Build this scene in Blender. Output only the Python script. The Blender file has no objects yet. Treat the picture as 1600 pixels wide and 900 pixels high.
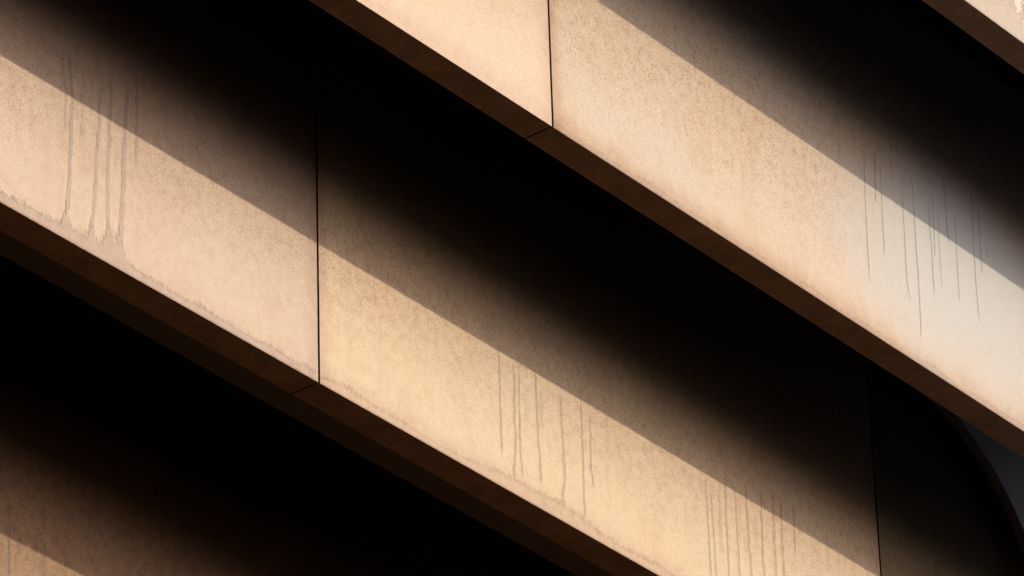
import bpy, bmesh, math, random
from mathutils import Matrix, Vector, noise

random.seed(7)
R = math.radians
S = bpy.context.scene
Z0 = 18.0                       # height of the middle band's lower edge above the pavement
LEAN = R(35)                    # how far each cladding band leans back from the vertical

# ------------------------------------------------------------------ camera
cam = bpy.data.cameras.new('camera')
co = bpy.data.objects.new('camera', cam)
S.collection.objects.link(co)
rt = Vector((0.6209080704, -0.6575549601, 0.4267254880))
up = Vector((-0.3777820920, 0.2259696054, 0.8978966641))
bk = Vector((-0.6868434010, -0.7187205381, -0.1081061445))
M = Matrix((rt, up, bk)).transposed().to_4x4()
M.translation = Vector((-10.841696, -11.911906, -1.252657 + Z0))
co.matrix_world = M
cam.lens = 193.0587
cam.sensor_width = 36
cam.clip_start = 0.1
cam.clip_end = 2000
S.camera = co

# ------------------------------------------------------------------ light
prof = R(58.3)
lx, lb, lc = 0.50, math.cos(prof), -math.sin(prof)
sd = Vector((lx, lb * math.sin(LEAN) + lc * math.cos(LEAN), lb * math.cos(LEAN) - lc * math.sin(LEAN))).normalized()
elev = math.asin(sd.z)
azi = math.atan2(sd.x, sd.y)    # clockwise from +Y
world = bpy.data.worlds.new('World')
S.world = world
world.use_nodes = True
wn = world.node_tree
bgn = wn.nodes['Background']
sky = wn.nodes.new('ShaderNodeTexSky')
sky.sky_type = 'NISHITA'
sky.sun_disc = False
sky.sun_elevation = elev
sky.sun_rotation = azi
sky.air_density = 0.7
sky.dust_density = 10.0
sky.ozone_density = 1.0
wn.links.new(sky.outputs[0], bgn.inputs[0])
bgn.inputs[1].default_value = 0.15
sun = bpy.data.lights.new('sun', 'SUN')
sun.energy = 2.4
sun.angle = R(0.55)
sun.color = (1.0, 0.85, 0.625)
so = bpy.data.objects.new('sun', sun)
S.collection.objects.link(so)
so.rotation_euler = sd.to_track_quat('Z', 'Y').to_euler()
so.location = (0, -20, 30)
S.view_settings.view_transform = 'Standard'
S.view_settings.look = 'None'
S.view_settings.gamma = 1
S.view_settings.use_curve_mapping = False
S.view_settings.exposure = 1.18

# ------------------------------------------------------------------ helpers
def tag(o, label=None, cat=None, group=None, kind=None):
    for k, v in (('label', label), ('category', cat), ('group', group), ('kind', kind)):
        if v:
            o[k] = v
    return o

def link(name, me, mat, parent=None):
    o = bpy.data.objects.new(name, me)
    S.collection.objects.link(o)
    if mat:
        me.materials.append(mat)
    if parent:
        o.parent = parent
    return o

def empty(name, loc, rot=(0, 0, 0)):
    o = bpy.data.objects.new(name, None)
    S.collection.objects.link(o)
    o.location = loc
    o.rotation_euler = rot
    o.empty_display_size = 0.2
    return o

def box(bm, x0, x1, y0, y1, z0, z1):
    v = [bm.verts.new(p) for p in ((x0, y0, z0), (x1, y0, z0), (x1, y1, z0), (x0, y1, z0),
                                   (x0, y0, z1), (x1, y0, z1), (x1, y1, z1), (x0, y1, z1))]
    fs = [bm.faces.new([v[i] for i in q]) for q in
          ((0, 3, 2, 1), (4, 5, 6, 7), (0, 1, 5, 4), (1, 2, 6, 5), (2, 3, 7, 6), (3, 0, 4, 7))]
    return v, fs

def box_mesh(name, dims, bevel=0.0, seg=2):
    bm = bmesh.new()
    for d in dims:
        box(bm, *d)
    if bevel:
        bmesh.ops.bevel(bm, geom=bm.edges[:], offset=bevel, segments=seg, affect='EDGES', profile=0.6)
    me = bpy.data.meshes.new(name)
    bm.to_mesh(me)
    bm.free()
    return me

class NT:
    """small node-tree builder"""
    def __init__(self, name):
        self.m = bpy.data.materials.new(name)
        self.m.use_nodes = True
        self.t = self.m.node_tree
        self.b = self.t.nodes['Principled BSDF']
    def n(self, kind, ins=None, **props):
        nd = self.t.nodes.new('ShaderNode' + kind)
        for k, v in props.items():
            setattr(nd, k, v)
        for k, v in (ins or {}).items():
            self.put(nd.inputs[k], v)
        return nd
    def put(self, sock, v):
        if isinstance(v, bpy.types.NodeSocket):
            self.t.links.new(v, sock)
        elif hasattr(v, 'outputs'):
            self.t.links.new(v.outputs[0], sock)
        else:
            sock.default_value = v
    def math(self, op, a, b=0.0, c=None, clamp=False):
        nd = self.n('Math', operation=op, use_clamp=clamp)
        self.put(nd.inputs[0], a)
        self.put(nd.inputs[1], b)
        if c is not None:
            self.put(nd.inputs[2], c)
        return nd.outputs[0]
    def step(self, v, lo, hi, a=0.0, b=1.0):
        nd = self.n('MapRange', interpolation_type='SMOOTHSTEP')
        for i, x in enumerate((v, lo, hi, a, b)):
            self.put(nd.inputs[i], x)
        return nd.outputs[0]
    def mix(self, f, a, b, mode='MIX'):
        nd = self.n('MixRGB', blend_type=mode)
        for i, x in enumerate((f, a, b)):
            self.put(nd.inputs[i], x)
        return nd.outputs[0]
    def noise(self, vec, scale, detail=3.0, rough=0.55):
        return self.n('TexNoise', {'Vector': vec, 'Scale': scale, 'Detail': detail, 'Roughness': rough}).outputs['Fac']
    def mapping(self, vec, loc=(0, 0, 0), sc=(1, 1, 1)):
        return self.n('Mapping', {'Vector': vec, 'Location': loc, 'Scale': sc}).outputs[0]

def rgba(c):
    return (c[0], c[1], c[2], 1.0)

# ------------------------------------------------------------------ materials
def panel_material(name, base, warm, stain, seed, dirt=1.0, tide=1.0, patch=None, left=None, right=None, spots=1.0, rough=.48, spec=.35, belt_k=.62):
    """weathered pale coated metal; X runs along the band, Z up the leaning face (metres)"""
    q = NT(name)
    tc = q.n('TexCoord').outputs['Object']
    v = q.mapping(tc, (seed * 3.7, 0, seed * 1.3))
    sep = q.n('SeparateXYZ', {'Vector': tc})
    x, z = sep.outputs[0], sep.outputs[2]
    big = q.noise(v, 1.6, 3, .5)
    mid = q.noise(q.mapping(v, sc=(1, 1, .8)), 34, 7, .72)
    streak = q.noise(q.mapping(v, sc=(1, 1, .12)), 75, 4, .6)
    fine = q.noise(q.mapping(v, sc=(1, 1, .9)), 150, 4, .75)
    grain = q.noise(v, 330, 2, .7)
    col = q.mix(q.step(big, .32, .68), rgba(base), rgba(warm))
    # mottling of the coat
    def shade(c, fac, lo, hi, amount, tint=(0.66, 0.51, 0.35)):
        f = q.math('MULTIPLY', q.step(fac, lo, hi), amount)
        return q.mix(f, c, rgba(tint), 'MULTIPLY')
    col = shade(col, mid, .46, .72, .26 * dirt)
    col = shade(col, streak, .50, .80, .10 * dirt, (.66, .58, .50))
    col = shade(col, q.noise(q.mapping(v, sc=(1, 1, .6)), 7, 5, .65), .46, .70, .32 * dirt, (.78, .60, .40))
    col = shade(col, fine, .40, .66, .55)
    col = shade(col, grain, .40, .66, .50)
    # rust-brown bloom on the part of the panel rain does not wash; it thins out downwards into specks; the belt tint also paints the shade browner
    zw = q.math('ADD', z, q.math('MULTIPLY', q.math('SUBTRACT', big, .5), .28))
    belt = q.step(zw, .16, .62)
    sp = q.step(q.math('ADD', fine, q.math('MULTIPLY', mid, .6)), .72, .98)
    col = q.mix(q.math('MULTIPLY', belt, belt_k, clamp=True), col, rgba((.80, .60, .36)), 'MULTIPLY')
    col = q.mix(q.math('MULTIPLY', q.math('MULTIPLY', sp, q.step(zw, .10, .45)), .75 * dirt, clamp=True), col, rgba((.62, .43, .26)), 'MULTIPLY')
    # isolated dark specks
    vor = q.n('TexVoronoi', {'Vector': v, 'Scale': 26.0}).outputs['Distance']
    pick = q.noise(v, 9, 2, .5)
    spk = q.math('MULTIPLY', q.step(vor, .13, .05), q.step(pick, .54, .62))
    col = q.mix(q.math('MULTIPLY', spk, .45 * spots), col, rgba((.42, .30, .20)), 'MULTIPLY')
    # grime that gathers above the lower edge
    wz = q.math('ADD', z, q.math('MULTIPLY', q.math('SUBTRACT', q.noise(q.mapping(v, sc=(1, 1, .3)), 14, 5, .65), .5), -.10))
    low = q.math('MULTIPLY', q.step(wz, .105, .012), q.step(wz, -.03, .012, .70, 1))
    col = q.mix(q.math('MULTIPLY', low, .70 * tide, clamp=True), col, rgba((.72, .52, .36)), 'MULTIPLY')
    if patch:                       # pale glow of reflected sky, painted into the coat colour
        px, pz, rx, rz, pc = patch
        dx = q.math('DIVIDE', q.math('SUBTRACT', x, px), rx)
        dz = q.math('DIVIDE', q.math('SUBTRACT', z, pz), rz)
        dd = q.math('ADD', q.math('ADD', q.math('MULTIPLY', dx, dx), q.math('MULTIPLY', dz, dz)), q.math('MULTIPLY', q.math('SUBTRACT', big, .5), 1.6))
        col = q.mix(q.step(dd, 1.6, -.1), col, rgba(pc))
    for edge, sgn in ((left, 1), (right, -1)):
        if edge is None:
            continue
        e = q.math('MULTIPLY', q.math('SUBTRACT', x, edge), sgn)
        e = q.math('ADD', e, q.math('MULTIPLY', q.math('SUBTRACT', q.noise(v, 18, 4, .6), .5), .05))
        col = q.mix(q.math('MULTIPLY', q.step(e, .085, -.01), .80), col, rgba((.74, .55, .38)), 'MULTIPLY')
    # water marks: the attribute is laid along each run, its ragged rim comes from noise
    at = q.n('Attribute', attribute_name='stain').outputs['Fac']
    jag = q.math('MULTIPLY', q.math('SUBTRACT', q.noise(q.mapping(v, sc=(1, 1, .42)), 120, 5, .75), .5), 1.9)
    sm = q.math('MULTIPLY', q.step(q.math('ADD', at, jag), .42, .56), q.step(at, .02, .22))
    st = q.n('Attribute', attribute_name='strength').outputs['Fac']
    ov = q.n('Attribute', attribute_name='overlay').outputs['Fac']
    col = q.mix(q.math('MULTIPLY', ov, st), col, rgba(stain), 'MULTIPLY')
    q.put(q.b.inputs['Alpha'], q.math('SUBTRACT', 1.0, q.math('MULTIPLY', ov, q.math('SUBTRACT', 1.0, sm))))
    q.put(q.b.inputs['Base Color'], col)
    q.put(q.b.inputs['Roughness'], q.math('ADD', rough, q.math('MULTIPLY', mid, .2)))
    q.put(q.b.inputs['Specular IOR Level'], spec)
    bmp = q.n('Bump', {'Strength': .22, 'Distance': .002, 'Height': q.math('ADD', fine, q.math('MULTIPLY', mid, .8))})
    q.put(q.b.inputs['Normal'], bmp.outputs[0])
    return q.m

def plain(name, base, rough=.6, var=.25, scale=30, spec=.3):
    q = NT(name)
    tc = q.n('TexCoord').outputs['Object']
    a = q.noise(tc, scale, 5, .6)
    b = q.noise(tc, scale * 8, 3, .6)
    f = q.math('ADD', q.math('MULTIPLY', a, .6), q.math('MULTIPLY', b, .4))
    dark = tuple(c * (1 - var) for c in base)
    lite = tuple(min(1, c * (1 + var)) for c in base)
    q.put(q.b.inputs['Base Color'], q.mix(q.step(f, .35, .65), rgba(dark), rgba(lite)))
    q.put(q.b.inputs['Roughness'], rough)
    q.put(q.b.inputs['Specular IOR Level'], spec)
    bmp = q.n('Bump', {'Strength': .2, 'Distance': .002, 'Height': b})
    q.put(q.b.inputs['Normal'], bmp.outputs[0])
    return q.m

PAL = {
    'mid':   ((0.212, 0.158, 0.088), (0.222, 0.156, 0.076), (.52, .38, .27)),
    'rosy':  ((0.190, 0.136, 0.095), (0.183, 0.125, 0.083), (.60, .52, .47)),
    'pale':  ((0.258, 0.222, 0.190), (0.262, 0.216, 0.172), (.52, .47, .45)),
    'peach': ((0.214, 0.160, 0.113), (0.220, 0.157, 0.105), (.68, .60, .55)),
    'ochre': ((0.165, 0.098, 0.030), (0.145, 0.082, 0.022), (.60, .50, .40)),
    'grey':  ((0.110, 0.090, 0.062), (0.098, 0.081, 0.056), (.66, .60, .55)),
}
soffit_mat = plain('soffit_coat', (.215, .108, .054), .65, .26, 7)
rail_mat = plain('rail_paint', (.034, .019, .012), .6, .12, 30)
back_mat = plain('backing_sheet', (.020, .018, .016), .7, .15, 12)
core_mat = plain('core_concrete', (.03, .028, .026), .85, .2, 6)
plate_mat = plain('zinc_plate', (.36, .385, .42), .42, .12, 9, .6)
edge_mat = plain('plate_edge', (.30, .22, .16), .55, .10, 30)

# ------------------------------------------------------------------ stains as geometry in the panel's own skin
DRIPS = {
    'middle': [
        ([(-1.1312, 0.6014), (-1.1098, 0.4694), (-1.1101, 0.3494)], 0.0113, 0.6),
        ([(-1.1051, 0.6487), (-1.083, 0.4777), (-1.0903, 0.151), (-1.1042, 0.0441)], 0.0161, 0.9),
        ([(-1.0389, 0.5873), (-1.0351, 0.3631)], 0.0194, 0.35),
        ([(-0.9653, 0.5855), (-0.9711, 0.4208), (-0.9839, 0.1994), (-0.9975, 0.0374)], 0.0145, 0.9),
        ([(-0.9171, 0.6675), (-0.9268, 0.3705), (-0.9302, 0.2238), (-0.9252, 0.057)], 0.0145, 0.8),
        ([(-0.8508, 0.662), (-0.8573, 0.5043), (-0.8653, 0.2533), (-0.8765, 0.0492)], 0.0194, 0.9),
        ([(-0.8095, 0.6971), (-0.8089, 0.3562)], 0.0129, 0.8),
        ([(-0.6838, 0.7198), (-0.686, 0.6066)], 0.0081, 0.4),
        ([(0.8646, 0.5036), (0.8676, 0.3508), (0.8683, 0.2186), (0.8698, 0.1054)], 0.0097, 0.8),
        ([(0.9369, 0.4797), (0.9397, 0.3991), (0.939, 0.1714), (0.9259, 0.0903), (0.9298, 0.0386)], 0.0145, 0.8),
        ([(0.9647, 0.4573), (0.9657, 0.41), (0.9616, 0.1806), (0.9689, 0.0631)], 0.0097, 0.7),
        ([(1.0499, 0.4932), (1.0509, 0.4456), (1.0546, 0.2568), (1.0622, 0.0848)], 0.0113, 0.8),
        ([(1.0794, 0.4348), (1.0722, 0.2888)], 0.0161, 0.4),
        ([(1.175, 0.4656), (1.181, 0.2699), (1.1851, 0.1632), (1.1638, 0.065)], 0.0145, 0.75),
        ([(1.2814, 0.4985), (1.282, 0.2724), (1.2794, 0.0502)], 0.0097, 0.75),
        ([(1.3287, 0.4606), (1.3209, 0.2654), (1.3322, 0.177)], 0.0097, 0.8),
        ([(0.2622, 0.482), (0.2609, 0.4256)], 0.0048, 0.5),
        ([(1.9376, 0.477), (1.941, 0.1146), (1.9402, -0.0296)], 0.0129, 0.7),
        ([(1.9643, 0.4175), (1.97, 0.1349), (1.972, 0.028)], 0.0097, 0.7),
        ([(2.0091, 0.4588), (2.0106, 0.2128)], 0.0194, 0.35),
        ([(2.0453, 0.5203), (2.0404, 0.1528), (2.0392, 0.0077)], 0.0097, 0.8),
        ([(2.0976, 0.5177), (2.1012, 0.1761), (2.0994, -0.0154)], 0.0113, 0.75),
        ([(2.1603, 0.5547), (2.1655, 0.1938), (2.1643, 0.0548)], 0.0129, 0.8),
        ([(2.2435, 0.5762), (2.238, 0.2216), (2.2386, 0.1059)], 0.0097, 0.8),
        ([(2.3115, 0.5796), (2.3073, 0.2482), (2.3035, 0.0841)], 0.0161, 0.7),
        ([(2.3575, 0.5742), (2.3514, 0.2651), (2.3451, 0.0766)], 0.0129, 0.75),
        ([(2.4286, 0.5668), (2.4249, 0.3686)], 0.0097, 0.75),
    ],
    'upper': [
        ([(1.1678, 0.6859), (1.1625, 0.5229)], 0.0048, 0.6),
        ([(2.1049, 0.7409), (2.0911, 0.5379), (2.0867, 0.356), (2.0831, 0.1835)], 0.0058, 0.8),
        ([(2.1675, 0.7453), (2.1512, 0.5212)], 0.0065, 0.8),
        ([(2.1967, 0.7093), (2.1862, 0.4735), (2.1821, 0.333)], 0.0058, 0.7),
        ([(2.2726, 0.8314), (2.256, 0.645)], 0.0065, 0.4),
        ([(2.3182, 0.7404), (2.3109, 0.4731), (2.3056, 0.2929), (2.3187, 0.2139)], 0.0058, 0.7),
        ([(2.3819, 0.7448), (2.377, 0.5026), (2.3767, 0.3362), (2.3677, 0.0953)], 0.0071, 0.7),
        ([(2.4686, 0.6848), (2.4699, 0.5022), (2.4661, 0.3095)], 0.0058, 0.8),
        ([(2.4993, 0.7237), (2.4884, 0.4686)], 0.0058, 0.7),
        ([(2.525, 0.6855), (2.5162, 0.3557)], 0.0065, 0.4),
        ([(2.5773, 0.8093), (2.5754, 0.6335), (2.5816, 0.5594)], 0.0071, 0.8),
        ([(2.6296, 0.7078), (2.6168, 0.3505)], 0.0058, 0.8),
        ([(2.7436, 0.8602), (2.7285, 0.4904), (2.7325, 0.3097)], 0.0058, 0.8),
        ([(2.7818, 0.827), (2.7711, 0.5265)], 0.0097, 0.5),
        ([(2.8137, 0.6527), (2.8162, 0.6112)], 0.0097, 0.5),
    ],
    'bottom': [
        ([(-0.5217, 0.655), (-0.5175, 0.4055)], 0.0097, 0.8),
        ([(-0.4787, 0.5772), (-0.4766, 0.4983)], 0.0161, 0.5),
        ([(-0.4051, 0.5954), (-0.4026, 0.4912)], 0.0161, 0.5),
        ([(-0.3692, 0.5883), (-0.3654, 0.4218)], 0.0129, 0.6),
        ([(-0.2805, 0.5805), (-0.2779, 0.455)], 0.0097, 0.5),
    ],
}

def add_run(bm, ls, lt, pts, w, s, rng):
    """one water run down the panel: a thin wavering skin 0.5 mm proud; attribute 0 at the rims, 1 along the middle"""
    P = [Vector((p[0], 0, p[1])) for p in pts]
    n = 26
    tot = sum((P[i + 1] - P[i]).length for i in range(len(P) - 1))
    rows = []
    for k in range(n + 1):
        d = tot * k / n
        i = 0
        while i < len(P) - 2 and d > (P[i + 1] - P[i]).length:
            d -= (P[i + 1] - P[i]).length
            i += 1
        seg = P[i + 1] - P[i]
        c = P[i] + seg * min(1, d / max(seg.length, 1e-6))
        t = k / n
        wob = noise.noise(Vector((c.x * 40, c.z * 26, 3.1))) * w * .35
        ww = w * (.92 + .35 * noise.noise(Vector((c.x * 17, c.z * 45, 8.2)))) * (1 + .35 * t)
        fade = min(1, t / .10, (1 - t) / .07)
        row = []
        for u, a in ((-1.2, 0), (-.35, 1), (.35, 1), (1.2, 0)):
            v = bm.verts.new((c.x + wob + u * ww * .5, -.0005, c.z))
            v[ls] = a * min(1, fade * 1.4)
            v[lt] = s * max(0, fade)
            row.append(v)
        rows.append(row)
    for r0, r1 in zip(rows, rows[1:]):
        for j in range(3):
            bm.faces.new((r0[j], r1[j], r1[j + 1], r0[j + 1]))

def add_tide(bm, ls, lt, x0, x1, hfun, s):
    """damp margin creeping up from the lower edge of the panel"""
    n = max(8, int((x1 - x0) / .006))
    prev = None
    for k in range(n + 1):
        x = x0 + (x1 - x0) * k / n
        h = hfun(x)
        e = min(1, (x - x0) / .02, (x1 - x) / .02)
        row = []
        for z, a in ((.003, 1), (h * .45, 1), (h * .9, .6), (h * 1.9, 0)):
            v = bm.verts.new((x, -.0009, z))
            v[ls] = a
            v[lt] = s * max(0, e)
            row.append(v)
        if prev:
            for j in range(3):
                bm.faces.new((prev[j], row[j], row[j + 1], prev[j + 1]))
        prev = row

X_END = 5.35        # the facade stops just past the right edge of the picture
LEN = 1.40          # panel length up the slope
DEP = .108          # depth of the folded lower edge
GAP = .0085         # open joint
TH = .004

def face_panel(x0, x1, mat, parent, runs=(), tides=(), label=None):
    bm = bmesh.new()
    ls = bm.verts.layers.float.new('stain')
    lt = bm.verts.layers.float.new('strength')
    lo = bm.verts.layers.float.new('overlay')
    box(bm, x0 + GAP / 2, x1 - GAP / 2, 0, TH, 0, LEN)
    bmesh.ops.bevel(bm, geom=bm.edges[:], offset=.0012, segments=2, affect='EDGES', profile=.6)
    nv = len(bm.verts)
    for p, w, s in runs:
        add_run(bm, ls, lt, p, w, s, None)
    for t in tides:
        add_tide(bm, ls, lt, *t)
    for v in list(bm.verts)[nv:]:
        v[lo] = 1.0
    me = bpy.data.meshes.new('face_panel')
    bm.to_mesh(me)
    bm.free()
    o = link('face_panel', me, mat, parent)
    if label:
        o['label'] = label
    return o

def make_band(label, loc, joints, mats, runs=None, tides=None, plabels=None, rail=True):
    joints = [j for j in joints if j < X_END - .3] + [X_END]
    root = empty('cladding_band', loc, (-LEAN, 0, 0))
    tag(root, label, 'facade band', 'sloping bands of metal cladding on the facade')
    for i in range(len(joints) - 1):
        x0, x1 = joints[i], joints[i + 1]
        rr = [d for d in (runs or []) if x0 < d[0][0][0] < x1]
        tt = [t for t in (tides or []) if x0 <= (t[0] + t[1]) / 2 < x1]
        face_panel(x0, x1, mats[i], root, rr, tt, (plabels or {}).get(i))
        link('soffit_panel', box_mesh('soffit_panel', [(x0 + GAP / 2, x1 - GAP / 2, TH + .001, DEP, .0025, .0025 + TH)], .0008), soffit_mat, root)
    a, b = joints[0], joints[-1]
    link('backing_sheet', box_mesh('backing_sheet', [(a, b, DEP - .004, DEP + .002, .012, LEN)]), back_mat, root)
    if rail:
        link('support_rail', box_mesh('support_rail', [(a, b, DEP + .004, DEP + .095, .006, .07)], .002), rail_mat, root)
    return root

W = 2.871
def world_off(a, b, c):
    return (a, b * math.sin(LEAN) + c * math.cos(LEAN), Z0 + b * math.cos(LEAN) - c * math.sin(LEAN))

mk = {}
def pm(kind, seed, **kw):
    p = PAL[kind]
    return panel_material('coated_metal_%s' % kind, p[0], p[1], p[2], seed, **kw)

# middle band
J = [W * k for k in range(-4, 1)] + [2.925 + W * k for k in range(5)]
def tide_left(x):
    h = .026 + .008 * noise.noise(Vector((x * 9, 1.7, 0)))
    for cx, w_, a in ((-1.10, .016, .060), (-.995, .014, .045), (-.925, .018, .055), (-.876, .016, .055), (-.90, .05, .02), (-1.02, .22, .014)):
        h += a * math.exp(-((x - cx) / w_) ** 2)
    return max(.02, h)
def tide_mid(x):
    return .020 + .018 * (noise.noise(Vector((x * 5, 4.7, 0))) + .5) + .02 * math.exp(-((x - 1.15) / .25) ** 2)
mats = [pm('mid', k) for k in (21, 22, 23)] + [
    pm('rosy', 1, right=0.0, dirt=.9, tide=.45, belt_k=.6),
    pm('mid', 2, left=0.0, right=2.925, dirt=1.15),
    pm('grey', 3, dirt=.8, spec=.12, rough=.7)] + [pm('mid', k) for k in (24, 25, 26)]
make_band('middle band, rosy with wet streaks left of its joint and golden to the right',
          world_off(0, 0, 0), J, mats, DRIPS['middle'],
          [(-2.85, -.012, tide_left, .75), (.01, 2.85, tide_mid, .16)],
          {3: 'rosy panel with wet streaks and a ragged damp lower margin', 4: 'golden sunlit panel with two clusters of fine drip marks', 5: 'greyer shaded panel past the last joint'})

# upper band
o_ = .4084
J = [o_ + W * k for k in range(-4, 6)]
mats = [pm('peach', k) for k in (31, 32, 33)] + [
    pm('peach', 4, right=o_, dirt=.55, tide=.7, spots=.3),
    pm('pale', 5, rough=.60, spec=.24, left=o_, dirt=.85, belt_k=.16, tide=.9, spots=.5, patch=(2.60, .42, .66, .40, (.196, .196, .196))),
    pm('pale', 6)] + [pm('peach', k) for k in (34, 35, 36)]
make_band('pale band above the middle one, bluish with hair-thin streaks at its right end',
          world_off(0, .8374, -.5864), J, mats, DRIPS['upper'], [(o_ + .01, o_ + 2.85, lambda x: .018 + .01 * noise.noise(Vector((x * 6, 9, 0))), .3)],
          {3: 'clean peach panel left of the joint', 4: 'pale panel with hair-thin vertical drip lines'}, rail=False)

# top band (its corner shows at upper right)
J = [1.0 + W * k for k in range(-4, 6)]
def tide_top(x):
    return .13 + .10 * noise.noise(Vector((x * 22, 2.2, 0))) + .05 * noise.noise(Vector((x * 60, 5.2, 0)))
mats = [pm('peach', 40 + k) for k in range(3)] + [pm('pale', 7)] + [pm('pale', 8, tide=.1, dirt=.7)] + [pm('peach', 43 + k) for k in range(4)]
make_band('topmost visible band, only its grey-stained corner crossing the upper right of the picture',
          world_off(0, 1.7704, -1.1636), J, mats, [], [(1.01, 3.86, tide_top, .9)], rail=False)

# lowest band (sunlit corner at lower left)
J = [1.9 + W * k for k in range(-4, 5)]
mats = [pm('ochre', 50 + k, dirt=1.5, belt_k=.95, spec=.2) for k in range(8)]
make_band('lowest band, dark but for a small ochre speckled sunlit corner at lower left',
          world_off(0, -1.0, .745), J, mats, DRIPS['bottom'], [])

# further bands of the same facade, above and below
for k in range(1, 6):
    J = [(.4 + .9 * k) % W + W * j for j in range(-4, 5)]
    x, y, z = world_off(0, 1.7704, -1.1636)
    make_band('plain sandy band, number %s above the topmost visible one, outside the picture' % ('one two three four five'.split()[k - 1]),
              (0, .03, z + 1.06 * k), J, [pm('peach', 60)] * 8)
make_band('plain sandy band at the foot of the facade, below the picture', (0, .03, Z0 - 2.33), [W * j for j in range(-4, 5)], [pm('mid', 70)] * 8)

# ------------------------------------------------------------------ grey plate with a rounded corner over the middle band's right end
def corner_plate():
    cx, cz, r = 1565 * .002, 270 * .002, 395 * .002
    root = empty('cover_plate', world_off(0, 0, 0), (-LEAN, 0, 0))
    tag(root, 'bluish grey plate with a rounded edge in shade under the pale band at far right', 'cover plate')
    pts = [(cx - .35, cz + r - .003)] + [(cx + r * math.cos(t), cz + r * math.sin(t)) for t in [math.pi / 2 * (1 - k / 40) for k in range(41)]]
    pts += [(cx + r, .01), (X_END, .01), (X_END, LEN - .01), (cx - .35, LEN - .01)]
    bm = bmesh.new()
    f = [bm.verts.new((x, -.042, z)) for x, z in pts]
    g = [bm.verts.new((x, -.004, z)) for x, z in pts]
    bm.faces.new(f)
    bm.faces.new(g[::-1])
    n = len(pts)
    for i in range(n):
        fc = bm.faces.new((f[i], g[i], g[(i + 1) % n], f[(i + 1) % n]))
        fc.material_index = 1
    bmesh.ops.recalc_face_normals(bm, faces=bm.faces[:])
    me = bpy.data.meshes.new('plate')
    bm.to_mesh(me)
    bm.free()
    o = link('plate', me, plate_mat, root)
    me.materials.append(edge_mat)
    return root
corner_plate()

# ------------------------------------------------------------------ building behind the bands
H_TOP = Z0 + 8.2
wl = empty('building', (0, 0, 0))
tag(wl, 'dark concrete building body carrying the sloping cladding bands', 'building')
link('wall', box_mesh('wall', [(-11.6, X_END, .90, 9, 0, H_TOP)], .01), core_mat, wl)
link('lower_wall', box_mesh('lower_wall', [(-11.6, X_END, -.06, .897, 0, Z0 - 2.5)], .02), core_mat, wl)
link('end_wall', box_mesh('end_wall', [(-11.9, -11.6, -.12, 9, 0, H_TOP)], .01), core_mat, wl)
link('roof', box_mesh('roof', [(-11.95, X_END + .05, -.2, 9.05, H_TOP, H_TOP + .35)], .02), core_mat, wl)

# ------------------------------------------------------------------ street, and unseen houses added across it to block low sky
def sheet(name, x0, x1, y0, y1, z, mat):
    me = bpy.data.meshes.new(name)
    me.from_pydata([(x0, y0, z), (x1, y0, z), (x1, y1, z), (x0, y1, z)], [], [(0, 1, 2, 3)])
    return tag(link(name, me, mat), kind='structure')
sheet('ground', -900, 900, -900, 900, -.14, plain('ground_asphalt', (.035, .033, .03), .9, .2, 3))
pave = plain('paving', (.05, .036, .026), .85, .2, 5)
tag(link('pavement', box_mesh('pavement', [(-60, 60, -3.2, .9, -.136, 0)], .01), pave), kind='structure')
tag(link('pavement', box_mesh('pavement', [(-60, 60, -15.2, -10.4, -.136, 0)], .01), pave), kind='structure')

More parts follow.
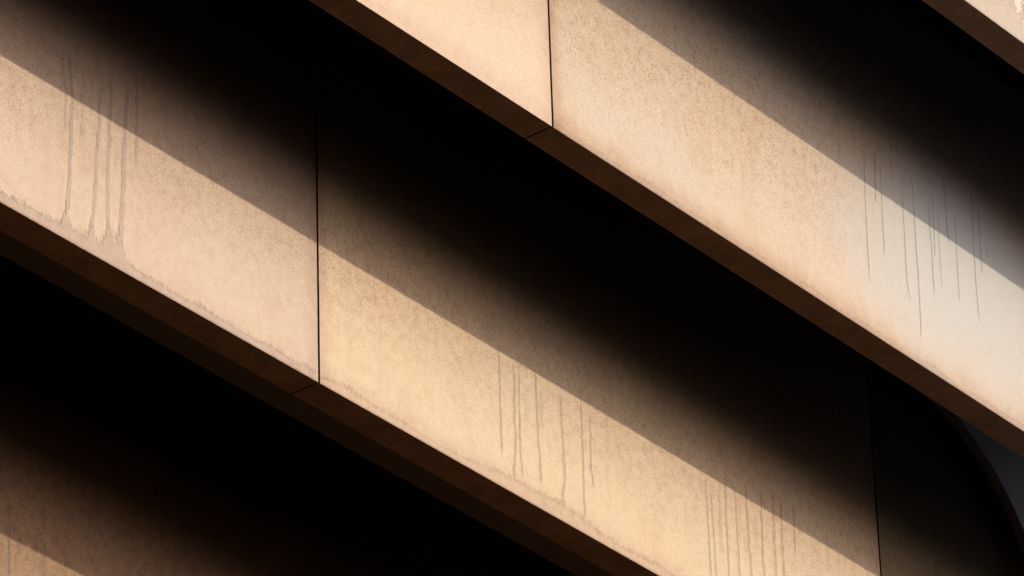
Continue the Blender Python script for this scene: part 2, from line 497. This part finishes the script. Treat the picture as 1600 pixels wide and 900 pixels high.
brick = NT('dark_brick')
bt = brick.n('TexCoord').outputs['Object']
br = brick.n('TexBrick', {'Vector': brick.n('Mapping', {'Vector': bt, 'Rotation': (R(90), 0, 0)}).outputs[0],
                          'Color1': (.042, .026, .020, 1), 'Color2': (.034, .022, .018, 1), 'Mortar': (.04, .037, .034, 1), 'Scale': 4.0})
brick.put(brick.b.inputs['Base Color'], br.outputs[0])
brick.b.inputs['Roughness'].default_value = .9
win = plain('window_glass', (.02, .024, .028), .12, .1, 2, .5)
frm = plain('window_frame', (.10, .095, .09), .5, .1, 20)
bay = 3.0
wf = box_mesh('window_frame', [(.8, bay - .8, -.3, -.24, 0, .07), (.8, bay - .8, -.3, -.24, 1.83, 1.9),
                               (.8, .87, -.3, -.24, .07, 1.83), (bay - .87, bay - .8, -.3, -.24, .07, 1.83)])
wg = box_mesh('window', [(.8, bay - .8, -.33, -.305, .0, 1.9)])
wf.materials.append(frm)
wg.materials.append(win)
def house(x_a, nb, HB, label):
    """an unseen brick house added across the street to cut low sky light; its wall is piers and spandrels so that every window is a true opening"""
    ob = empty('unseen_brick_house', (x_a, -15.2, 0))
    tag(ob, label, 'house', 'unseen brick houses added across the street to block low sky')
    wd = nb * bay
    dims = [(0, wd, -11, -.5, 0, HB)]
    zs = []
    z = 1.0
    while z + 2.6 < HB:
        zs.append(z)
        z += 3.3
    prev = 0.0
    for z in zs:
        dims.append((0, wd, -.35, 0, prev, z))
        for i in range(nb + 1):
            dims.append((max(0, bay * i - .8), min(wd, bay * i + .8), -.35, 0, z, z + 1.9))
        prev = z + 1.9
    dims.append((0, wd, -.35, 0, prev, HB))
    link('wall', box_mesh('wall', dims), brick.m, ob)
    link('cornice', box_mesh('cornice', [(.02, wd - .02, -11, .25, HB + .003, HB + .4)], .03), frm, ob)
    for z in zs:
        for i in range(nb):
            if len(zs) * nb > 100:
                continue
            g = bpy.data.objects.new('window', wg)
            S.collection.objects.link(g)
            g.parent = ob
            g.location = (bay * i, 0, z)
            f_ = bpy.data.objects.new('window_frame', wf)
            S.collection.objects.link(f_)
            f_.parent = g
xx = -48.0
names = 'first second third fourth fifth sixth seventh eighth ninth tenth eleventh twelfth thirteenth fourteenth'.split()
for k, (nb, dh) in enumerate([(5, 14), (3, 17), (3, 8), (2, 19), (2, 9.5), (2, 17), (1, 6), (2, 14), (1, 7), (3, 17), (2, 9), (3, 18), (4, 9), (3, 16)]):  # varied roof heights soften how the recess shade fades to black
    house(xx, nb, Z0 + dh, '%s tall brick house from the street end, added unseen behind the viewer to block low sky' % names[k])
    if -15 < xx <= -9:
        pass
    xx += nb * bay
# balcony the photograph is taken from
bal = empty('balcony', (-10.8, -15.2, Z0 - 2.95))
tag(bal, 'concrete balcony projecting from the brick houses below the viewer', 'balcony')
link('slab', box_mesh('slab', [(-1.6, 1.6, .002, 4.6, -.2, 0)], .01), core_mat, bal)
